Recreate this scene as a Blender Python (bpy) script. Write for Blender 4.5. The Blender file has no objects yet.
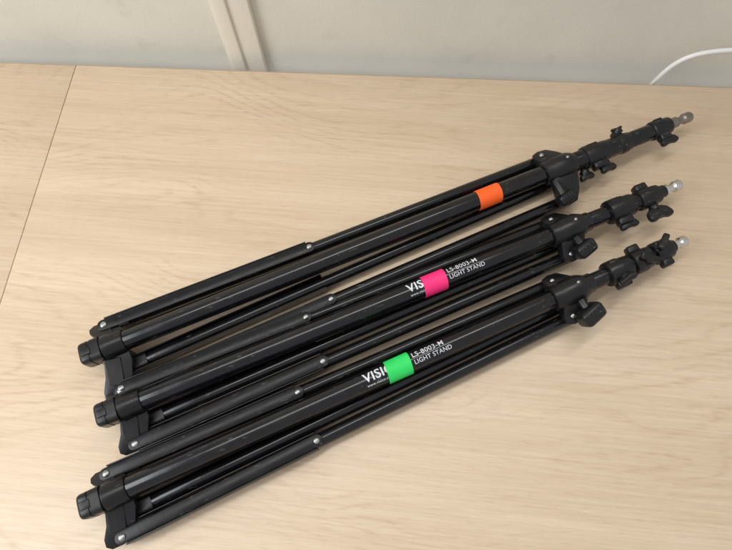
import bpy, bmesh, math, random
from mathutils import Vector, Matrix
random.seed(4)
scene = bpy.context.scene
scene.view_settings.view_transform = 'Standard'
scene.view_settings.look = 'None'
scene.view_settings.exposure = 0
COL = scene.collection

# ------------------------------------------------------------ materials
def newmat(name):
    m = bpy.data.materials.new(name); m.use_nodes = True
    nt = m.node_tree
    return m, nt, nt.nodes['Principled BSDF']
def N(nt, typ, **kw):
    n = nt.nodes.new(typ)
    for k, v in kw.items(): setattr(n, k, v)
    return n
def simple(name, col, rough, metal=0.0, nscale=300, bump=0.05, colvar=0.15, spec=0.5, rvar=0.1, dust=0.0):
    m, nt, b = newmat(name)
    tc = N(nt, 'ShaderNodeTexCoord')
    no = N(nt, 'ShaderNodeTexNoise'); no.inputs['Scale'].default_value = nscale; no.inputs['Detail'].default_value = 3
    nt.links.new(tc.outputs['Object'], no.inputs['Vector'])
    n2 = N(nt, 'ShaderNodeTexNoise'); n2.inputs['Scale'].default_value = 35; n2.inputs['Detail'].default_value = 5
    nt.links.new(tc.outputs['Object'], n2.inputs['Vector'])
    mr = N(nt, 'ShaderNodeMapRange'); mr.inputs[1].default_value = .3; mr.inputs[2].default_value = .7
    mr.inputs[3].default_value = max(0.03, rough-rvar); mr.inputs[4].default_value = rough+rvar
    nt.links.new(n2.outputs['Fac'], mr.inputs[0]); nt.links.new(mr.outputs[0], b.inputs['Roughness'])
    cr = N(nt, 'ShaderNodeValToRGB')
    cr.color_ramp.elements[0].position = .3; cr.color_ramp.elements[1].position = .7
    cr.color_ramp.elements[0].color = [c*(1-colvar) for c in col]+[1]
    cr.color_ramp.elements[1].color = [min(1, c*(1+colvar)) for c in col]+[1]
    nt.links.new(n2.outputs['Fac'], cr.inputs[0])
    src = cr.outputs[0]
    if dust:
        q = N(nt, 'ShaderNodeMapping'); q.inputs['Scale'].default_value = (60, 260, 260)
        nt.links.new(tc.outputs['Object'], q.inputs['Vector'])
        n3 = N(nt, 'ShaderNodeTexNoise'); n3.inputs['Scale'].default_value = 1; n3.inputs['Detail'].default_value = 3
        nt.links.new(q.outputs[0], n3.inputs['Vector'])
        r3 = N(nt, 'ShaderNodeMapRange'); r3.inputs[1].default_value = .66; r3.inputs[2].default_value = .75; r3.inputs[4].default_value = dust
        nt.links.new(n3.outputs['Fac'], r3.inputs[0])
        mx = N(nt, 'ShaderNodeMix', data_type='RGBA'); nt.links.new(r3.outputs[0], mx.inputs[0])
        nt.links.new(src, mx.inputs[6]); mx.inputs[7].default_value = (.22, .20, .18, 1); src = mx.outputs[2]
    nt.links.new(src, b.inputs['Base Color'])
    bp = N(nt, 'ShaderNodeBump'); bp.inputs['Strength'].default_value = bump; bp.inputs['Distance'].default_value = .001
    nt.links.new(no.outputs['Fac'], bp.inputs['Height']); nt.links.new(bp.outputs[0], b.inputs['Normal'])
    b.inputs['Metallic'].default_value = metal
    b.inputs['Specular IOR Level'].default_value = spec
    return m
M_black = simple('black_paint', (.005, .005, .006), .19, bump=.02, colvar=.3, rvar=.06, dust=.25, spec=.5)
M_brace = simple('black_steel', (.006, .006, .007), .32, bump=.05, colvar=.35, rvar=.07, dust=.35, spec=.3)
M_plastic = simple('black_plastic', (.008, .008, .009), .36, nscale=900, bump=.1, colvar=.3, dust=.3, spec=.4)
M_dark = simple('dark_tube', (.012, .012, .014), .24, bump=.03, metal=.3, dust=.3)
M_metal = simple('bare_metal', (.66, .64, .61), .25, metal=1.0, nscale=500, bump=.1)
M_worn = simple('worn_metal', (.36, .32, .28), .38, metal=1.0, nscale=400, bump=.2, colvar=.3)
M_rivet = simple('rivet_steel', (.34, .34, .34), .35, metal=1.0)
M_print = simple('white_print', (.66, .67, .70), .5, colvar=.12)
M_tO = simple('orange_tape', (.98, .12, .010), .6, nscale=1500, bump=.2, colvar=.06)
M_tP = simple('pink_tape', (.98, .025, .20), .6, nscale=1500, bump=.2, colvar=.06)
M_tG = simple('green_tape', (.02, .66, .12), .6, nscale=1500, bump=.2, colvar=.06)
M_cable = simple('white_cable', (.80, .80, .78), .4, colvar=.04)

def wood(name, off):
    m, nt, b = newmat(name); L = nt.links.new
    tc = N(nt, 'ShaderNodeTexCoord')
    mp = N(nt, 'ShaderNodeMapping'); mp.inputs['Location'].default_value = off
    mp.inputs['Rotation'].default_value = (0, 0, math.radians(2))
    L(tc.outputs['Object'], mp.inputs['Vector'])
    def noise(sx, sy, detail=4, dist=0.0, rough=.5):
        q = N(nt, 'ShaderNodeMapping'); q.inputs['Scale'].default_value = (sx, sy, 1)
        L(mp.outputs[0], q.inputs['Vector'])
        n = N(nt, 'ShaderNodeTexNoise'); n.inputs['Scale'].default_value = 1
        n.inputs['Detail'].default_value = detail; n.inputs['Distortion'].default_value = dist
        n.inputs['Roughness'].default_value = rough
        L(q.outputs[0], n.inputs['Vector']); return n.outputs['Fac']
    def math_(op, a, c=None):
        n = N(nt, 'ShaderNodeMath', operation=op)
        for i, x in enumerate((a, c)):
            if x is None: continue
            if isinstance(x, (int, float)): n.inputs[i].default_value = x
            else: L(x, n.inputs[i])
        return n.outputs[0]
    sep = N(nt, 'ShaderNodeSeparateXYZ'); L(mp.outputs[0], sep.inputs[0])
    big = noise(1.3, 4.0, 2, .3)
    fine = noise(14, 60, 3)
    v = math_('ADD', math_('MULTIPLY', sep.outputs[1], 300.0), math_('MULTIPLY', big, 210.0))
    v = math_('ADD', v, math_('MULTIPLY', fine, 7.0))
    ring = math_('MULTIPLY', math_('ADD', math_('SINE', v), 1.0), .5)
    ring = math_('POWER', ring, 4.0)
    mask = N(nt, 'ShaderNodeMapRange'); mask.inputs[1].default_value = .38; mask.inputs[2].default_value = .66
    L(noise(3.0, 9, 4), mask.inputs[0])
    brk = N(nt, 'ShaderNodeMapRange'); brk.inputs[1].default_value = .36; brk.inputs[2].default_value = .62
    L(noise(40, 300, 3), brk.inputs[0])
    ringm = math_('MULTIPLY', math_('MULTIPLY', ring, mask.outputs[0]), brk.outputs[0])
    streak = noise(5.0, 230, 5, .1, .7)
    broad = noise(1.2, 16, 3, .2)
    pores = N(nt, 'ShaderNodeMapRange'); pores.inputs[1].default_value = .57; pores.inputs[2].default_value = .70
    L(noise(45, 900, 2), pores.inputs[0])
    s = math_('ADD', math_('MULTIPLY', streak, .55), math_('MULTIPLY', broad, .45))
    cr = N(nt, 'ShaderNodeValToRGB'); e = cr.color_ramp.elements
    e[0].position = .34; e[0].color = (.560, .422, .285, 1)
    e[1].position = .65; e[1].color = (.710, .565, .408, 1)
    L(s, cr.inputs[0])
    def mixc(fac, a, col):
        mx = N(nt, 'ShaderNodeMix', data_type='RGBA'); mx.blend_type = 'MIX'
        L(fac, mx.inputs[0]); L(a, mx.inputs[6]); mx.inputs[7].default_value = col
        return mx.outputs[2]
    c = mixc(math_('MULTIPLY', ringm, .55), cr.outputs[0], (.43, .29, .175, 1))
    c = mixc(math_('MULTIPLY', pores.outputs[0], .32), c, (.40, .28, .175, 1))
    L(c, b.inputs['Base Color'])
    rr = N(nt, 'ShaderNodeMapRange'); rr.inputs[3].default_value = .32; rr.inputs[4].default_value = .46
    L(noise(9, 9, 5), rr.inputs[0]); L(rr.outputs[0], b.inputs['Roughness'])
    bp = N(nt, 'ShaderNodeBump'); bp.inputs['Strength'].default_value = .05; bp.inputs['Distance'].default_value = .0005
    L(noise(400, 400, 2), bp.inputs['Height']); L(bp.outputs[0], b.inputs['Normal'])
    return m
M_woodR = wood('maple_laminate', (.35, .22, 0)); M_woodL = wood('maple_laminate_other', (3.7, 1.35, 0))
M_edge = simple('table_edge_band', (.45, .33, .22), .5, colvar=.1)

def wallmat(name, col):
    m, nt, b = newmat(name); L = nt.links.new
    tc = N(nt, 'ShaderNodeTexCoord')
    n = N(nt, 'ShaderNodeTexNoise'); n.inputs['Scale'].default_value = 6; n.inputs['Detail'].default_value = 8; n.inputs['Roughness'].default_value = .6
    L(tc.outputs['Object'], n.inputs['Vector'])
    cr = N(nt, 'ShaderNodeValToRGB'); e = cr.color_ramp.elements
    e[0].position = .35; e[0].color = [c*.93 for c in col]+[1]
    e[1].position = .62; e[1].color = list(col)+[1]
    L(n.outputs['Fac'], cr.inputs[0])
    n3 = N(nt, 'ShaderNodeTexNoise'); n3.inputs['Scale'].default_value = 22; n3.inputs['Detail'].default_value = 4
    L(tc.outputs['Object'], n3.inputs['Vector'])
    r3 = N(nt, 'ShaderNodeMapRange'); r3.inputs[1].default_value = .64; r3.inputs[2].default_value = .72; r3.inputs[4].default_value = .22
    L(n3.outputs['Fac'], r3.inputs[0])
    mx = N(nt, 'ShaderNodeMix', data_type='RGBA'); L(r3.outputs[0], mx.inputs[0]); L(cr.outputs[0], mx.inputs[6])
    mx.inputs[7].default_value = [c*.75 for c in col]+[1]
    L(mx.outputs[2], b.inputs['Base Color'])
    b.inputs['Roughness'].default_value = .5
    n2 = N(nt, 'ShaderNodeTexNoise'); n2.inputs['Scale'].default_value = 180; n2.inputs['Detail'].default_value = 3
    L(tc.outputs['Object'], n2.inputs['Vector'])
    bp = N(nt, 'ShaderNodeBump'); bp.inputs['Strength'].default_value = .3; bp.inputs['Distance'].default_value = .001
    L(n2.outputs['Fac'], bp.inputs['Height']); L(bp.outputs[0], b.inputs['Normal'])
    return m
M_wall = wallmat('painted_wall', (.73, .70, .61)); M_post = wallmat('painted_trim', (.78, .735, .63))

# ------------------------------------------------------------ mesh helpers
def finish(bm, name, mat, parent=None, smooth=True):
    bmesh.ops.remove_doubles(bm, verts=bm.verts, dist=1e-7)
    bmesh.ops.recalc_face_normals(bm, faces=bm.faces)
    for f in bm.faces: f.smooth = smooth
    for e in bm.edges:
        if len(e.link_faces) == 2 and e.calc_face_angle(0) > math.radians(38): e.smooth = False
    me = bpy.data.meshes.new(name); bm.to_mesh(me); bm.free()
    me.materials.append(mat)
    o = bpy.data.objects.new(name, me); COL.objects.link(o)
    if parent: o.parent = parent
    return o
def frame(d):
    d = Vector(d).normalized()
    a = Vector((0, 0, 1)) if abs(d.z) < .9 else Vector((0, 1, 0))
    u = d.cross(a).normalized(); v = d.cross(u).normalized()
    return d, u, v
def lathe(bm, o, d, prof, seg=32, rfun=None):
    o = Vector(o); d, u, v = frame(d); rings = []
    for s, r in prof:
        rg = []
        for i in range(seg):
            a = 2*math.pi*i/seg
            k = rfun(a) if rfun else 1.0
            rg.append(bm.verts.new(o+d*s+(u*math.cos(a)+v*math.sin(a))*max(r, 1e-5)*k))
        rings.append(rg)
    for a, b in zip(rings, rings[1:]):
        for i in range(seg):
            bm.faces.new((a[i], a[(i+1) % seg], b[(i+1) % seg], b[i]))
    bm.faces.new(rings[0]); bm.faces.new(rings[-1])
def rod(bm, p0, p1, r, r1=None, bev=.0006, seg=32):
    p0 = Vector(p0); p1 = Vector(p1); L = (p1-p0).length; r1 = r if r1 is None else r1
    lathe(bm, p0, p1-p0, [(0, r-bev), (bev*.3, r-bev*.3), (bev, r), (L-bev, r1), (L-bev*.3, r1-bev*.3), (L, r1-bev)], seg)
def extrude(bm, pts, o, u, v, th, bev=.0008, bseg=2):
    o = Vector(o); u = Vector(u).normalized(); v = Vector(v).normalized(); n = u.cross(v).normalized()
    t = bmesh.new()
    a = [t.verts.new(o+u*x+v*y-n*th/2) for x, y in pts]
    b = [t.verts.new(o+u*x+v*y+n*th/2) for x, y in pts]
    t.faces.new(a[::-1]); t.faces.new(b); k = len(a)
    for i in range(k): t.faces.new((a[i], a[(i+1) % k], b[(i+1) % k], b[i]))
    bmesh.ops.recalc_face_normals(t, faces=t.faces)
    if bev:
        es = [e for e in t.edges if len(e.link_faces) == 2 and e.calc_face_angle(0) > .5]
        bmesh.ops.bevel(t, geom=es, offset=bev, segments=bseg, affect='EDGES', profile=.5)
    me = bpy.data.meshes.new('tmp'); t.to_mesh(me); t.free(); bm.from_mesh(me); bpy.data.meshes.remove(me)
def rbox(bm, c, sx, sy, sz, u=(1, 0, 0), v=(0, 1, 0), bev=.002, bseg=3):
    extrude(bm, [(-sx/2, -sy/2), (sx/2, -sy/2), (sx/2, sy/2), (-sx/2, sy/2)], c, u, v, sz, bev, bseg)
def capsule(p0, p1, w, n=8):
    p0 = Vector(p0); p1 = Vector(p1); d = (p1-p0).normalized(); q = Vector((-d.y, d.x)); out = []
    for i in range(n+1):
        a = -math.pi/2+math.pi*i/n; out.append(p1+d*w*math.cos(a)+q*w*math.sin(a))
    for i in range(n+1):
        a = math.pi/2+math.pi*i/n; out.append(p0+d*w*math.cos(a)+q*w*math.sin(a))
    return [(p.x, p.y) for p in out]
def rivet(p, parent, name, d=(0, 0, 1), r=.0038, h=.0022):
    bm = bmesh.new()
    lathe(bm, p, d, [(-.002, r), (h*.35, r), (h*.8, r*.75), (h, r*.35), (h, r*.1)], 20)
    return finish(bm, name, M_rivet, parent)

def ptext(body, size, s0, y0, R, zc, parent, name, bold=0.0, sx=1.0):
    cu = bpy.data.curves.new('tmp_text', 'FONT'); cu.body = body; cu.size = size; cu.offset = bold
    cu.space_character = 1.05; cu.resolution_u = 4
    o = bpy.data.objects.new('tmp_text', cu); COL.objects.link(o)
    bpy.context.view_layer.update()
    me = bpy.data.meshes.new_from_object(o.evaluated_get(bpy.context.evaluated_depsgraph_get()))
    bpy.data.objects.remove(o)
    bm = bmesh.new(); bm.from_mesh(me)
    k = -.004
    while k < size*1.1:
        bmesh.ops.bisect_plane(bm, geom=bm.verts[:]+bm.edges[:]+bm.faces[:], plane_co=(0, k, 0), plane_no=(0, 1, 0), dist=1e-7)
        k += .0009
    for v in bm.verts:
        a = (y0+v.co.y)/R; rr = R+.00035
        v.co = Vector((s0+v.co.x*sx, math.sin(a)*rr, zc+math.cos(a)*rr))
    bm.to_mesh(me); bm.free()
    me.name = name; me.materials.clear(); me.materials.append(M_print)
    t = bpy.data.objects.new(name, me); COL.objects.link(t); t.parent = parent
    return t

def wing_knob(parent, base, d, along=(1, 0, 0), span=.034, h=.017, name='locking_knob'):
    bm = bmesh.new(); base = Vector(base); d = Vector(d).normalized(); al = Vector(along).normalized()
    al = (al-d*al.dot(d)).normalized()
    rod(bm, base, base+d*.010, .0045)
    rod(bm, base+d*.003, base+d*.011, .0072, .0060, bev=.001)
    o = base+d*.006
    w = span/2
    pts = [(-w*.45, 0), (w*.45, 0), (w*.85, h*.25), (w, h*.7), (w*.92, h*.98), (w*.55, h*1.03), (w*.2, h*.92), (-w*.2, h*.92), (-w*.55, h*1.03), (-w*.92, h*.98), (-w, h*.7), (-w*.85, h*.25)]
    extrude(bm, pts, o, al, d, .0085, .0022, 3)
    return finish(bm, name, M_plastic, parent)

def clamp(parent, s, y, z, r, ln, gap_dir=-1, name='tube_clamp'):
    bm = bmesh.new()
    lathe(bm, (s, y, z), (1, 0, 0), [(0, r*.86), (.001, r*.95), (.004, r), (ln*.55, r), (ln*.58, r*.91), (ln*.9, r*.88), (ln-.001, r*.84), (ln, r*.76)], 36)
    rbox(bm, (s+ln*.42, y+gap_dir*(r+.001), z), ln*.55, .012, .014, bev=.003)
    rbox(bm, (s+ln*.40, y-gap_dir*(r*.5), z+r*.55), ln*.45, .010, .008, bev=.002)
    return finish(bm, name, M_plastic, parent)

def squarish(a):
    return .93/(abs(math.cos(a))**5+abs(math.sin(a))**5)**(1/5)

ZC = .036; RC = .0132
def stand(P):
    root = bpy.data.objects.new('light_stand', None); root.empty_display_size = .05
    COL.objects.link(root)
    root.location = (P['pos'][0], P['pos'][1], 0); root.rotation_euler = (0, 0, P['ang'])
    root['label'] = P['label']; root['category'] = 'light stand'; root['group'] = 'folded light stands on the table'
    sc = P['collar']; sr = sc-.378
    bm = bmesh.new(); rod(bm, (.006, 0, ZC), (sc+.03, 0, ZC), RC, seg=48)
    column = finish(bm, 'centre_column', M_black, root)
    bm = bmesh.new(); t0 = P['tape']; w = P['tapew']/2; n = 48
    rings = []
    for j, (ds, dr) in enumerate([(-w, .00025), (-w+.0002, .0009), (w-.0002, .0010), (w, .00025)]):
        rg = []
        for i in range(n):
            a = 2*math.pi*i/n; sl = .0012*math.sin(a+(j > 1)*.8)+random.uniform(-.00015, .00015)
            rg.append(bm.verts.new((t0+ds+sl, math.sin(a)*(RC+dr), ZC+math.cos(a)*(RC+dr))))
        rings.append(rg)
    for a, b in zip(rings, rings[1:]):
        for i in range(n): bm.faces.new((a[i], a[(i+1) % n], b[(i+1) % n], b[i]))
    finish(bm, P['tname'], P['tmat'], column)
    if P.get('print') is not None:
        s = P['print']
        ptext('VISICO', .0165, s, -.0030, RC, ZC, column, 'printed_lettering', .0003)
        ptext('www.visico.com', .0050, s+.001, -.0093, RC, ZC, column, 'printed_lettering', 0)
        ptext('LS-8003-M', .0096, P['print2'], .0022, RC, ZC, column, 'printed_lettering', .00004)
        ptext('LIGHT STAND', .0078, P['print2'], -.0066, RC, ZC, column, 'printed_lettering', .00002)
    # end cap : squarish moulded plug
    bm = bmesh.new()
    lathe(bm, (-.008, 0, ZC), (1, 0, 0), [(0, .0105), (.0006, .0130), (.002, .0148), (.005, .0158), (.013, .0160), (.0135, .0152), (.0155, .0152), (.016, .0162), (.027, .0164), (.028, .0150)], 48, squarish)
    rbox(bm, (.002, 0, ZC+.0146), .012, .010, .003, bev=.001)
    finish(bm, 'end_cap', M_plastic, root)
    # lower bracket
    yA0, yA1, zA = P['A']; yB0, yB1, zB = P['B']
    bm = bmesh.new()
    lathe(bm, (.020, 0, ZC), (1, 0, 0), [(0, .0152), (.001, .0168), (.010, .0168), (.012, .0160), (.026, .0158), (.028, .0142)], 40)
    for y0, zz in ((yA0, zA), (yB0, zB)):
        u = Vector((1, 0, 0)); v = Vector((0, y0, (zz-ZC)*.9)).normalized(); Lr = math.hypot(y0, (zz-ZC)*.9)
        pts = [(.012, .004), (.013, Lr*.35), (.009, Lr*.62), (.001, Lr*.9), (.000, Lr+.004), (.006, Lr+.009), (.020, Lr+.009), (.036, Lr+.004), (.042, Lr*.75), (.048, Lr*.45), (.048, .004)]
        extrude(bm, pts, (0, 0, ZC), u, v, .007, .0012)
        extrude(bm, [(.016, Lr*.25), (.012, Lr*.8), (.017, Lr*.85), (.030, Lr*.85), (.036, Lr*.3)], (0, 0, ZC), u, v, .0095, .0008, 1)
    rbox(bm, (.032, -.016, .014), .03, .012, .022, bev=.002)
    finish(bm, 'lower_bracket', M_plastic, root)
    # collar
    bm = bmesh.new()
    lathe(bm, (sc-.030, 0, ZC), (1, 0, 0), [(0, .0148), (.001, .0164), (.014, .0168), (.016, .0180), (.040, .0184), (.044, .0172), (.050, .0148), (.051, .0128)], 40)
    for y1, zz in ((yA1, zA), (yB1, zB)):
        v = Vector((0, y1, (zz-ZC)*.8)).normalized(); Lr = math.hypot(y1, (zz-ZC)*.8)
        pts = [(-.020, .004), (-.026, Lr-.003), (-.025, Lr+.006), (-.014, Lr+.010), (-.001, Lr+.008), (.008, Lr*.85), (.012, Lr*.6), (.018, .004)]
        extrude(bm, pts, (sc, 0, ZC+.004), (1, 0, 0), v, .016, .002)
    rbox(bm, (sc-.004, -.008, .016), .034, .018, .022, bev=.003)
    collar = finish(bm, 'leg_collar', M_plastic, root)
    rivet((sc-.014, yA1*1.05, zA+.0155), collar, 'collar_rivet', r=.0034); rivet((sc-.014, yB1*1.05, zB+.0155), collar, 'collar_rivet', r=.0034)
    rivet((sc+.006, .004, ZC+.0176), collar, 'collar_rivet', r=.0026)
    # legs
    for key, (y0, y1, zz) in (('A', P['A']), ('B', P['B']), ('C', (P['C0'], -.009, .0125))):
        rl = .0088
        se = P['end'+key] if key != 'C' else .05
        def yat(s): return y0+(y1-y0)*(s-.03)/(sc-.03)
        bm = bmesh.new()
        rod(bm, (se, yat(se), zz), (sc-.008, yat(sc-.008), zz), rl)
        leg = finish(bm, 'leg', M_black, root)
        bm = bmesh.new()
        lathe(bm, (se-.010, yat(se-.010), zz), (1, (y1-y0)/(sc-.03), 0), [(0, rl*.75), (.001, rl*.95), (.003, rl+.0006), (.022, rl+.0009), (.0225, rl)], 40, squarish)
        finish(bm, 'leg_foot', M_plastic, leg)
        a = (.022, y0*1.04); b = (sr, yat(sr))
        top = zz+rl+.0014
        bm = bmesh.new()
        hw = .0075
        if key != 'C':
            extrude(bm, capsule(a, b, hw), (0, 0, top), (1, 0, 0), (0, 1, 0), .0018, .0006, 2)
            extrude(bm, capsule(a, b, hw), (0, 0, zz-rl-.0014), (1, 0, 0), (0, 1, 0), .0018, .0006, 2)
            d = (Vector(b)-Vector(a)); ln = d.length; d.normalize(); sg = 1 if y0 > 0 else -1
            q = Vector((-d.y, d.x))*sg
            mid = (Vector(a)+Vector(b))/2+q*(rl+.0002)
            rbox(bm, (mid.x, mid.y, zz), ln-.006, .0018, 2*rl+.0040, u=(d.x, d.y, 0), v=(-d.y, d.x, 0), bev=.0005, bseg=2)
        else:
            d = (Vector(b)-Vector(a)); ln = d.length; d.normalize(); q = Vector((-d.y, d.x)); m = (Vector(a)+Vector(b))/2
            for sg in (-1, 1):
                c = m+q*sg*.0102
                rbox(bm, (c.x, c.y, .0125), ln, .0016, .018, u=(d.x, d.y, 0), v=(-d.y, d.x, 0), bev=.0003, bseg=1)
            rbox(bm, (m.x, m.y, .0024), ln, .0196, .0016, u=(d.x, d.y, 0), v=(-d.y, d.x, 0), bev=.0003, bseg=1)
        brace = finish(bm, 'brace', M_brace, root)
        if key != 'C':
            rivet((b[0], b[1], top+.0009), brace, 'brace_rivet')
            rivet((a[0]+.001, a[1], top+.0009), brace, 'brace_rivet', r=.0042)
    for (s0, s1, r, mat) in P['tubes']:
        bm = bmesh.new(); rod(bm, (s0, 0, ZC), (s1, 0, ZC), r, bev=.001, seg=40)
        finish(bm, 'upper_tube', mat, root)
    for (s0, ln, r, gd) in P['clamps']:
        clamp(root, s0, 0, ZC, r, ln, gd)
    for k in P['knobs']:
        s0, y, z, dy, dz, span, h = k[:7]
        wing_knob(root, (s0, y, z), (0, dy, dz), along=k[7] if len(k) > 7 else (1, 0, 0), span=span, h=h)
    # collar locking knob
    s0, y, z, ks = P['block']
    bm = bmesh.new()
    c = Vector((s0, y, z))
    U = Vector((.96, .28, 0)); V = Vector((-.28*.92, .96*.92, .38))
    rod(bm, (s0, 0, ZC), (s0, y, z), .006)
    rbox(bm, c, .030*ks, .019*ks, .022*ks, u=U, v=V, bev=.006*ks, bseg=4)
    nn = U.cross(V).normalized()
    for i in range(4):
        rbox(bm, c+U*(-.009+.006*i)*ks+nn*.0108*ks, .0018, .012*ks, .0012, u=U, v=V, bev=.0004, bseg=1)
    finish(bm, 'collar_knob', M_plastic, root)
    a, b = P['stud']; ln = b-a; r = .0078
    bm = bmesh.new()
    lathe(bm, (a, 0, ZC), (1, 0, 0), [(0, r*.9), (.0008, r), (ln*.42, r), (ln*.48, r*.70), (ln*.64, r*.70), (ln*.70, r), (ln*.92, r), (ln*.98, r*.85), (ln, r*.6)], 32)
    finish(bm, 'mounting_stud', P['studmat'], root)
    return root

stand(dict(pos=(-.3778, .1217), ang=math.radians(26.45), collar=.692, tape=.573, tapew=.034, tname='orange_tape_band', tmat=M_tO,
    A=(.034, .029, .018), B=(-.056, -.043, .017), C0=-.028, endA=.042, endB=.05,
    tubes=[(.70, .800, .0138, M_dark), (.79, .855, .0118, M_dark), (.84, .876, .0092, M_dark)],
    clamps=[(.728, .040, .0168, -1), (.784, .022, .0148, 1), (.842, .032, .0142, -1)],
    knobs=[(.722, -.013, .030, -1, -.1, .022, .011), (.754, -.014, .034, -1, .0, .024, .012), (.794, .012, .040, 1, .3, .016, .006), (.857, -.010, .036, -1, .1, .028, .013)],
    block=(.672, -.046, .036, .85), stud=(.868, .912), studmat=M_worn,
    label='folded black light stand with orange tape on its column'))
stand(dict(pos=(-.3394, .0486), ang=math.radians(25.86), collar=.650, tape=.445, tapew=.032, tname='pink_tape_band', tmat=M_tP,
    A=(.026, .022, .018), B=(-.044, -.031, .017), C0=-.022, endA=.045, endB=.05, print=.407, print2=.465,
    tubes=[(.66, .73, .0112, M_dark), (.72, .79, .0112, M_dark), (.78, .802, .0090, M_dark)],
    clamps=[(.710, .040, .0172, -1), (.758, .034, .0150, 1)],
    knobs=[(.730, -.013, .034, -1, .0, .028, .012), (.774, -.012, .036, -1, .2, .038, .019, (1, -.35, 0))],
    block=(.650, -.036, .044, 1.0), stud=(.790, .829), studmat=M_metal,
    label='folded black light stand with pink tape and white lettering'))
stand(dict(pos=(-.3340, -.0533), ang=math.radians(27.1), collar=.647, tape=.396, tapew=.032, tname='green_tape_band', tmat=M_tG,
    A=(.026, .022, .018), B=(-.046, -.028, .017), C0=-.024, endA=.048, endB=.05, print=.350, print2=.416,
    tubes=[(.66, .73, .0112, M_dark), (.72, .79, .0105, M_dark), (.78, .806, .0088, M_dark)],
    clamps=[(.700, .036, .0170, -1), (.739, .030, .0162, 1), (.772, .028, .0152, -1)],
    knobs=[(.716, -.008, .042, -.8, .7, .026, .010, (1, .4, 0)), (.754, -.002, .046, -.3, 1, .028, .009, (1, -.8, 0)), (.785, .004, .043, .3, 1, .028, .009, (1, .7, 0))],
    block=(.650, -.038, .042, 1.15), stud=(.793, .826), studmat=M_metal,
    label='folded black light stand with green tape and white lettering'))

# ------------------------------------------------------------ tables
YE = .6166
def table(name, x0, x1, mat, label):
    root = bpy.data.objects.new(name, None); COL.objects.link(root)
    root.location = ((x0+x1)/2, .0, 0)
    root['label'] = label; root['category'] = 'table'
    w = x1-x0
    bm = bmesh.new(); rbox(bm, (0, (YE-.75)/2, -.014), w-.0008, YE+.75-.004, .028, bev=.0006, bseg=2)
    finish(bm, 'table_top', mat, root)
    bm = bmesh.new(); rbox(bm, (0, YE-.0008, -.0145), w-.0008, .0022, .0275, bev=.0005, bseg=1)
    finish(bm, 'edge_band', M_edge, root)
table('table', -.5436, 1.10, M_woodR, 'light maple laminate table holding the folded stands')
table('table.001', -1.45, -.5440, M_woodL, 'light maple laminate table butted against the other one')

# ------------------------------------------------------------ wall
bm = bmesh.new(); rbox(bm, (0, .70, .05), 4, .10, 1.3, bev=.001)
w = finish(bm, 'wall', M_wall); w['label'] = 'beige painted wall behind the table, scuffed'; w['category'] = 'wall'
bm = bmesh.new()
rbox(bm, (-.256, .644, .05), .060, .012, 1.29, bev=.002)
rbox(bm, (-.270, .6365, .05), .022, .006, 1.285, bev=.002)
p = finish(bm, 'wall_trim', M_post, w)

# cable
cu = bpy.data.curves.new('cable', 'CURVE'); cu.dimensions = '3D'; cu.bevel_depth = .0034; cu.bevel_resolution = 6
pts = [(.405, .630, -.12), (.413, .628, -.04), (.4175, .626, -.005), (.422, .626, .020), (.4325, .626, .044), (.4538, .626, .060), (.495, .626, .0690), (.56, .627, .070), (.66, .628, .05), (.8, .63, -.02)]
sp = cu.splines.new('NURBS'); sp.points.add(len(pts)-1)
for q, c in zip(sp.points, pts): q.co = (*c, 1)
sp.order_u = 4; sp.use_endpoint_u = True; sp.resolution_u = 10
o = bpy.data.objects.new('tmpc', cu); COL.objects.link(o); bpy.context.view_layer.update()
me = bpy.data.meshes.new_from_object(o.evaluated_get(bpy.context.evaluated_depsgraph_get()))
bpy.data.objects.remove(o)
for f in me.polygons: f.use_smooth = True
me.materials.clear(); me.materials.append(M_cable)
c = bpy.data.objects.new('cable', me); COL.objects.link(c)
c['label'] = 'white electric cable rising behind the table edge'; c['category'] = 'cable'

# ------------------------------------------------------------ light
W = bpy.data.worlds.new('World'); scene.world = W; W.use_nodes = True
bg = W.node_tree.nodes['Background']; bg.inputs[0].default_value = (.96, .975, 1, 1); bg.inputs[1].default_value = .56
def area(name, loc, target, sx, sy, power, col, roll=0):
    l = bpy.data.lights.new(name, 'AREA'); l.shape = 'RECTANGLE'; l.size = sx; l.size_y = sy; l.energy = power; l.color = col
    o = bpy.data.objects.new(name, l); COL.objects.link(o); o.location = loc
    o.rotation_euler = ((Vector(target)-Vector(loc)).to_track_quat('-Z', 'Y') @ Matrix.Rotation(roll, 3, 'Z').to_quaternion()).to_euler()
area('ceiling_light', (-.1, .65, 2.1), (0, .2, 0), 3.2, .24, 25, (1, .98, .94), math.radians(24))
area('window_light', (-1.7, -.6, 1.3), (0, .1, 0), 1.2, 1.0, 26, (.97, .985, 1))

# ------------------------------------------------------------ camera
cd = bpy.data.cameras.new('camera'); cd.sensor_width = 36; cd.lens = 26.0; cd.clip_end = 50; cd.clip_start = .01
cam = bpy.data.objects.new('camera', cd); COL.objects.link(cam)
R = Matrix(((.9979, -.0496, .0414), (.0610, .9342, -.3516), (-.0212, .3536, .9351))).to_quaternion().to_matrix().to_4x4()
cam.matrix_world = Matrix.Translation((0, 0, .7)) @ R
scene.camera = cam
